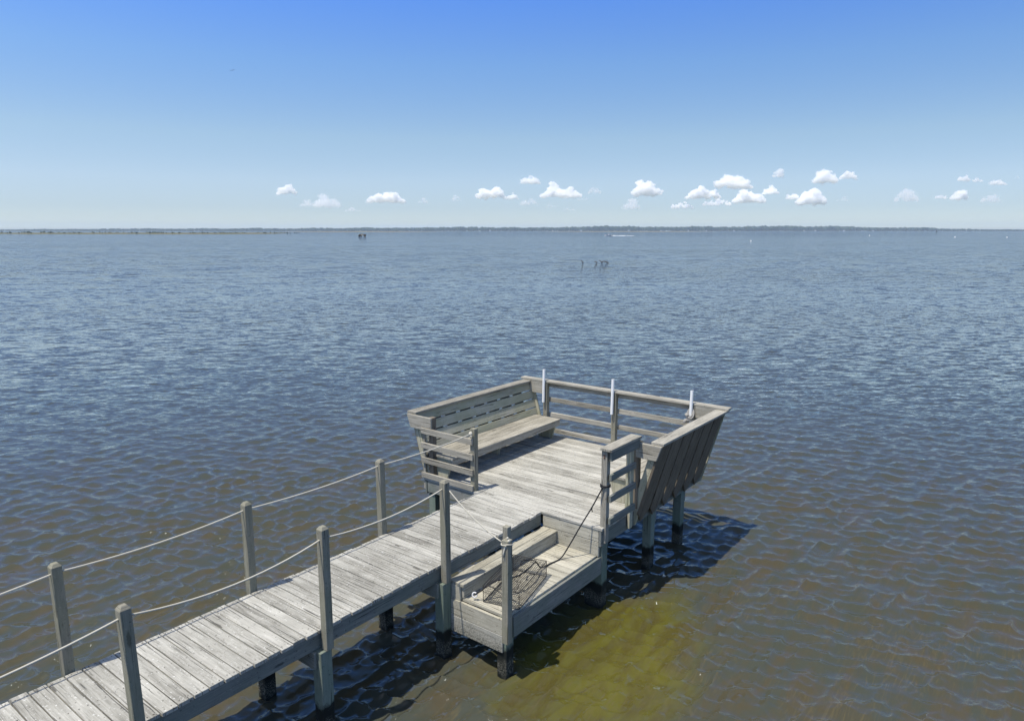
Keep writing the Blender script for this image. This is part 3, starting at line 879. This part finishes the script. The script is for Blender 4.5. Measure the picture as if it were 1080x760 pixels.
land_strip('far_shore', (-420, 1500), 4200, 5600, 2.0, 'shore', 14)
tree_mass('woods', 'low blue green woods along the whole far shore', [(-420, 9), (0, 11), (150, 14), (300, 17), (430, 20), (480, 22), (600, 23), (660, 25), (690, 24), (760, 26), (830, 27), (880, 26), (930, 20), (980, 19), (1000, 13), (1080, 9), (1500, 9)], 4450, 5300, 6000, 3)
land_strip('marsh_flat', (-420, 330), 900, 1500, .9, 'marsh', 9)
tree_mass('marsh_scrub', 'dark scrub scattered along the marsh at the left of the far shore', [(-420, 3.0), (100, 2.6), (320, 2.0)], 1150, 1480, 260, 8)
land_strip('marsh_flat', (285, 475), 2300, 2700, 2.6, 'reeds', 9)
land_strip('marsh_flat', (560, 765), 2500, 2900, 2.4, 'reeds', 9)

# houses on the far shore
HW = plain('white siding', (.55, .55, .53), .7, .05, 1); HR = plain('grey roof', (.22, .22, .23), .8, .1, 1)
hp = None


def house():
    r = empty('house', (0, 0, 0), 'tiny white house standing among the trees on the far shore', 'house', 'houses along the far shore')
    b = MB(); b.box(-7, 7, -5, 5, -1, 6.5); b.build('wall', HW, r, 0)
    b = MB(); b.prism([(-7.4, -5.6, 6.4), (-7.4, 5.6, 6.4), (-7.4, 0, 9.8)], (14.8, 0, 0), (1, 0, 0)); b.build('roof', HR, r, 0)
    return r


hpx = [466, 473, 517, 583, 588, 613, 648, 663, 682, 697, 718, 726, 745, 774, 848, 860, 890, 921]
rh = random.Random(4)
for k, px in enumerate(hpx):
    o = house() if k == 0 else copy_tree(hp)
    if k == 0: hp = o
    o.location = far(px, 4330 + rh.uniform(-40, 60), 1.2); s_ = rh.uniform(.3, .8); o.scale = (s_, s_, s_)
    o.rotation_euler.z = math.atan2(FWD.y, FWD.x) + math.pi / 2 + rh.uniform(-.5, .5)

# duck blind out on the water
M['brush'] = plain('brown brush', (.075, .062, .042), .9, .5, 3); M['brushwood'] = plain('pale boards', (.36, .33, .27), .85, .2, 2)
M['pole'] = plain('dark wet wood', (.05, .042, .032), .8, .3, 6)
cc = far(382, 600); r = empty('duck_blind', cc, 'brush covered duck blind on poles standing far out on the water', 'duck blind')
xa = RGT; ya = FWD
def Q(a, b_, z): return cc + xa * a + ya * b_ + V((0, 0, z * .8))
b = MB()
b.beam(Q(-.9, 0, 2.1), Q(1.1, 0, 2.1), 2.2, 1.6); b.build('hut', 'brushwood', r, 0)
b = MB()
for k in range(40): b.ball(Q(random.uniform(-3.0, -.7), random.uniform(-1.2, 1.2), random.uniform(.6, 2.3)), random.uniform(.35, .7), 1, k, .8)
b.build('brush', 'brush', r, 0)
b = MB()
for k in range(24): b.ball(Q(random.uniform(1.3, 2.6), random.uniform(-1.2, 1.2), random.uniform(.6, 2.2)), random.uniform(.3, .6), 1, k + 50, .8)
b.build('brush', 'brush', r, 0)
for q in (-2.6, -.6, .8, 2.3):
    b = MB(); b.tube([Q(q, -.6, -1.5), Q(q, -.6, 1.6)], .09, 6); b.build('leg', 'pole', r, 0)

# motor boat with its wake
cc = far(642, 700); bd_ = (RGT * -1 + FWD * .1).normalized(); bs = V((-bd_.y, bd_.x, 0))
M['hull'] = plain('white hull', (.8, .8, .8), .3, .03, 1); M['glass'] = plain('dark glass', (.03, .04, .05), .15, .1, 1, .6); M['foam'] = plain('wake foam', (.75, .77, .78), .9, .2, 1)
r = empty('motor_boat', cc, 'small white motor boat speeding along in front of the far shore', 'boat')
b = MB(); st_ = [(-3.6, 1.15, .85), (-1.5, 1.25, .9), (1.0, 1.15, 1.0), (2.8, .6, 1.15), (3.8, .04, 1.3)]
for a, hw_, zt_ in st_:
    for q, zz in ((-1, zt_), (-.55, -.25), (.55, -.25), (1, zt_)): b.v.append(cc + bd_ * a + bs * (hw_ * q) + V((0, 0, zz)))
for i in range(4):
    for q in range(4):
        q2 = (q + 1) % 4; b.face([i * 4 + q, i * 4 + q2, i * 4 + 4 + q2, i * 4 + 4 + q], [(0, 0)] * 4, .5)
b.face([0, 1, 2, 3], [(0, 0)] * 4, .5); b.face([19, 18, 17, 16], [(0, 0)] * 4, .5); b.build('hull', 'hull', r, 0)
b = MB(); b.beam(cc + bd_ * -.6 + V((0, 0, 1.3)), cc + bd_ * .6 + V((0, 0, 1.3)), 1.0, .8); b.build('console', 'hull', r, 0)
b = MB(); b.beam(cc + bd_ * .62 + V((0, 0, 1.95)), cc + bd_ * .66 + V((0, 0, 1.95)), 1.0, .5); b.build('windscreen', 'glass', r, 0)
b = MB(); b.beam(cc + bd_ * -1.2 + V((0, 0, 2.7)), cc + bd_ * .8 + V((0, 0, 2.7)), 1.8, .08)
for a in (-1.1, .7):
    for q in (-.8, .8): b.tube([cc + bd_ * a + bs * q + V((0, 0, .9)), cc + bd_ * a + bs * q + V((0, 0, 2.68))], .04, 5)
b.build('canopy', 'hull', r, 0)
b = MB(); b.beam(cc + bd_ * -3.95 + V((0, 0, .2)), cc + bd_ * -3.65 + V((0, 0, .2)), .4, 1.9); b.build('outboard_motor', 'pole', r, 0)
b = MB(); rw = random.Random(9)
for k in range(150):
    t = rw.random() ** 1.4; a = -3.2 - 21 * t; sp_ = .8 + 1.6 * t
    b.ball(cc + bd_ * a + bs * rw.uniform(-sp_, sp_) + V((0, 0, .10)), rw.uniform(.3, .8) * (1 - .45 * t), 1, k, .6, (1.2, 1.2, .62))
o = b.build('boat_wake', 'foam', None, 0); tag(o, 'white churned wake trailing behind the motor boat', 'wake', None, 'stuff')

# snags, floats and markers
M['snagwood'] = plain('bleached driftwood', (.11, .09, .07), .85, .3, 6)


def snag(label, px, d, segs):
    c0 = far(px, d); b = MB()
    for a in segs:
        b.tube([c0 + RGT * p[0] + FWD * .15 * math.sin(i * 2.0) + V((0, 0, p[1] * .52 if p[1] > 0 else max(p[1], -.12))) for i, p in enumerate(a)], [.085 - .05 * i / len(a) for i in range(len(a))], 6)
    return tag(b.build('snag', 'snagwood', None, 0, True), label, 'snag')


snag('single dark leaning stick out on the open water, left of the other snags', 614.6, 118, [[(.22, -.1), (.06, .28), (-.26, .75)]])
snag('low dark stub of driftwood between the other snags on open water', 629.3, 118, [[(.28, -.1), (.1, .13), (-.28, .36)], [(.2, -.1), (.05, .2), (-.1, .22)]])
snag('branching brown driftwood snag, widest of those on open water', 635.5, 118, [[(.08, -.1), (-.12, .32), (-.46, .78)], [(0, .05), (.26, .42), (.62, .3), (1.02, -.08)], [(.55, .3), (.8, .2), (1.1, .02)]])


def buoy(label, px, d, s_, mat):
    c0 = far(px, d); b = MB(); b.tube([c0 + V((0, 0, -.3 * s_)), c0 + V((0, 0, 0)), c0 + V((0, 0, .35 * s_)), c0 + V((0, 0, .55 * s_)), c0 + V((0, 0, .62 * s_))], [.26 * s_, .34 * s_, .34 * s_, .2 * s_, .04 * s_], 10)
    return tag(b.build('buoy', mat, None, 0, True), label, 'buoy')


buoy('white float on the water right of the motor boat', 792.5, 345, 1.0, 'hull')
buoy('small pale float far out, left of the two at the right end of the horizon', 917.5, 700, 1.5, 'hull')
buoy('small pale float far out near the right end of the horizon', 1008, 540, 1.3, 'hull')
buoy('small pale float nearest the right border below the horizon', 1063, 520, 1.2, 'hull')
c0 = far(988, 1500); b = MB(); b.tube([c0 + V((0, 0, -1)), c0 + V((0, 0, 4.0))], .5, 8); b.beam(c0 + V((0, 0, 3.2)) - RGT * 1.3, c0 + V((0, 0, 3.2)) + RGT * 1.3, .15, 2.0)
tag(b.build('channel_marker', 'pole', None, 0), 'dark post marker far out below the right part of the shore', 'marker')

# a gull high in the sky
c0 = far(256.5, 300, H + 300 * (243 - 81) / FH * .985); b = MB(); gd = (RGT * .92 + V((0, 0, .35))).normalized()
for s_ in (-1, 1):
    pts = [c0, c0 + RGT * (s_ * .35) + V((0, 0, .16 + .12 * s_)), c0 + RGT * (s_ * .85) + V((0, 0, .10 + .32 * s_))]
    for i in range(2):
        w0, w1 = (.16, .15) if i == 0 else (.15, .04)
        b.beam(pts[i], pts[i + 1], w0 + w1, .03)
b.tube([c0 - FWD * .35, c0 - FWD * .15, c0 + FWD * .15, c0 + FWD * .4], [.02, .09, .08, .02], 6)
M['bird'] = plain('grey plumage', (.25, .26, .28), .8, .1, 5)
tag(b.build('gull', 'bird', None, 0, True), 'small gull gliding high in the blue sky at the left', 'bird')

# ------------------------------------------------------------------ clouds
def vapour(name, dens, lo, hi):
    g = NG(name); pos = g.n('ShaderNodeNewGeometry').outputs['Position']
    n = g.noise(pos, .018, 5, .7)
    d = g.math('MULTIPLY', g.ramp(n, [(lo, 0.0), (hi, 1.0)]), dens)
    pv = g.n('ShaderNodeVolumePrincipled'); pv.inputs['Color'].default_value = (1, 1, 1, 1); pv.inputs['Anisotropy'].default_value = .1; g.l(d, pv.inputs['Density'])
    g.l(pv.outputs[0], g.out.inputs['Volume']); return g.m


M['cloud'] = vapour('cloud vapour', .042, .37, .58); M['thin'] = vapour('thin cloud vapour', .010, .41, .63)


def cloud(label, lobes, thin=False, seed=0):
    rnd = random.Random(seed + 31); mb = MB()
    low = max(py + h_ / 2 for px, py, w_, h_ in lobes)
    dist_ = 720.0 * FH / (243 - low); k = dist_ / FH            # one common cloud base: lower in the sky is farther
    for (px, py, w_, h_) in lobes:
        nb = max(8, int(w_ * 1.5))
        for q in range(nb):
            u = rnd.uniform(-1, 1); hmax = math.sqrt(max(0, 1 - u * u)) * rnd.uniform(.6, 1)
            rr_ = h_ * rnd.uniform(.15, .29) * (.6 + .4 * hmax)
            yy = py + h_ / 2 - rr_ * .8 - rnd.random() ** 1.2 * max(0, (h_ * hmax * 1.12 - 1.6 * rr_))
            c = far(px + u * (w_ * .56 - rr_), dist_ + rnd.uniform(-.25, .25) * w_ * k, H + (243 - yy) * k)
            mb.ball(c, rr_ * k, 2, rnd.random() * 50, .8, (1.25, 1.25, .95))
    o = mb.build('cloud', 'thin' if thin else 'cloud', None, 0, True)
    md = o.modifiers.new('join', 'REMESH'); md.mode = 'VOXEL'; md.voxel_size = k * .55
    tx = bpy.data.textures.new('billow', 'CLOUDS'); tx.noise_scale = k * 1.6; tx.noise_depth = 3
    d = o.modifiers.new('billow', 'DISPLACE'); d.texture = tx; d.texture_coords = 'GLOBAL'; d.strength = k * 3.9; d.mid_level = .5
    return tag(o, label, 'cloud', 'fair weather clouds above the horizon')


CL = [
    ('compact bright cloud, leftmost of the bright ones', [(305, 201, 20, 11)], 0),
    ('pale broken cloud just right of the leftmost compact one', [(325, 214, 13, 9), (346, 212, 26, 15)], 1),
    ('faint low wisp between the leftmost broken cloud and a long flat one', [(373, 221, 16, 5)], 1),
    ('long flat bright cloud standing alone in the left half of the sky', [(408, 208.5, 37, 12)], 0),
    ('little faint cloud right of the long flat one', [(447, 212, 12, 6)], 1),
    ('tiny faint puff midway across, left of the rounded middle cloud', [(482, 210, 11, 7)], 1),
    ('rounded bright cloud with a small tail left of the middle', [(518, 203, 29, 14), (539, 208, 15, 7)], 0),
    ('small bright cloud highest of those in the middle', [(559, 190, 20, 11)], 0),
    ('faint ragged shreds beneath the middle clouds', [(558, 213, 18, 8), (582, 217, 12, 5), (600, 220.5, 12, 4)], 1),
    ('large bright heaped cloud in the middle with a hump on its left', [(591, 203, 40, 13), (583, 198, 13, 13)], 0),
    ('small pale cloud just right of the big middle one', [(627, 202, 15, 8), (614, 210, 12, 5)], 1),
    ('tall bright cloud like a tooth, right of the middle', [(678, 198, 23, 19), (693, 203, 11, 8)], 0),
    ('pale low cloud right under the tall tooth shaped one', [(665, 216, 19, 11)], 1),
    ('bright lumpy cloud at the left foot of the biggest cluster', [(740, 204, 34, 13), (718, 217, 24, 7)], 0),
    ('broad bright cloud on top of the biggest cluster', [(770, 192, 38, 16)], 0),
    ('wide pale cloud at the right foot of the biggest cluster', [(788, 207, 32, 15), (755, 214, 28, 7), (810, 201, 16, 10)], 0),
    ('small bright cloud above the right end of the biggest cluster', [(818, 184, 13, 9)], 0),
    ('bright double cloud right of the biggest cluster', [(867, 187, 24, 15), (890, 186.5, 18, 9)], 0),
    ('big pale round cloud below the double one', [(854, 208, 29, 17), (833, 207, 13, 8)], 0),
    ('faint speck of cloud right below the pale round one', [(886, 210, 12, 6)], 1),
    ('pale tilted cloud alone in the right part of the sky', [(953, 206, 23, 14)], 1),
    ('small bright cloud high near the right, with a faint trail', [(1010, 189, 12, 8), (1024, 191, 13, 5)], 0),
    ('flat bright cloud high near the right border', [(1046, 193, 18, 7)], 0),
    ('low bright puff with a faint left wing near the right border', [(1008, 206, 17, 11), (989, 208, 14, 5)], 0),
    ('low pale flat cloud nearest the right border', [(1042, 209, 21, 10)], 1),
    ('tiny shred of cloud nearest the right border', [(1066, 188, 5, 4)], 1),
]
for k, (lab, lobes, thin) in enumerate(CL): cloud(lab, lobes, bool(thin), k)

# ------------------------------------------------------------------ haze
USE_HAZE = True
if USE_HAZE:
    g = NG('sea haze')
    pv = g.n('ShaderNodeVolumePrincipled'); pv.inputs['Color'].default_value = (.72, .86, 1, 1); pv.inputs['Density'].default_value = .0001; pv.inputs['Anisotropy'].default_value = .1
    g.l(pv.outputs[0], g.out.inputs['Volume'])
    me = bpy.data.meshes.new('haze'); a = 9000.0; z0, z1 = -4.0, 75.0
    me.from_pydata([(x_, y_, z_) for x_ in (-a, a) for y_ in (-a, a) for z_ in (z0, z1)], [], [(0, 1, 3, 2), (4, 6, 7, 5), (0, 4, 5, 1), (2, 3, 7, 6), (0, 2, 6, 4), (1, 5, 7, 3)])
    me.materials.append(g.m); o = bpy.data.objects.new('haze', me); COL.objects.link(o); o['kind'] = 'stuff'
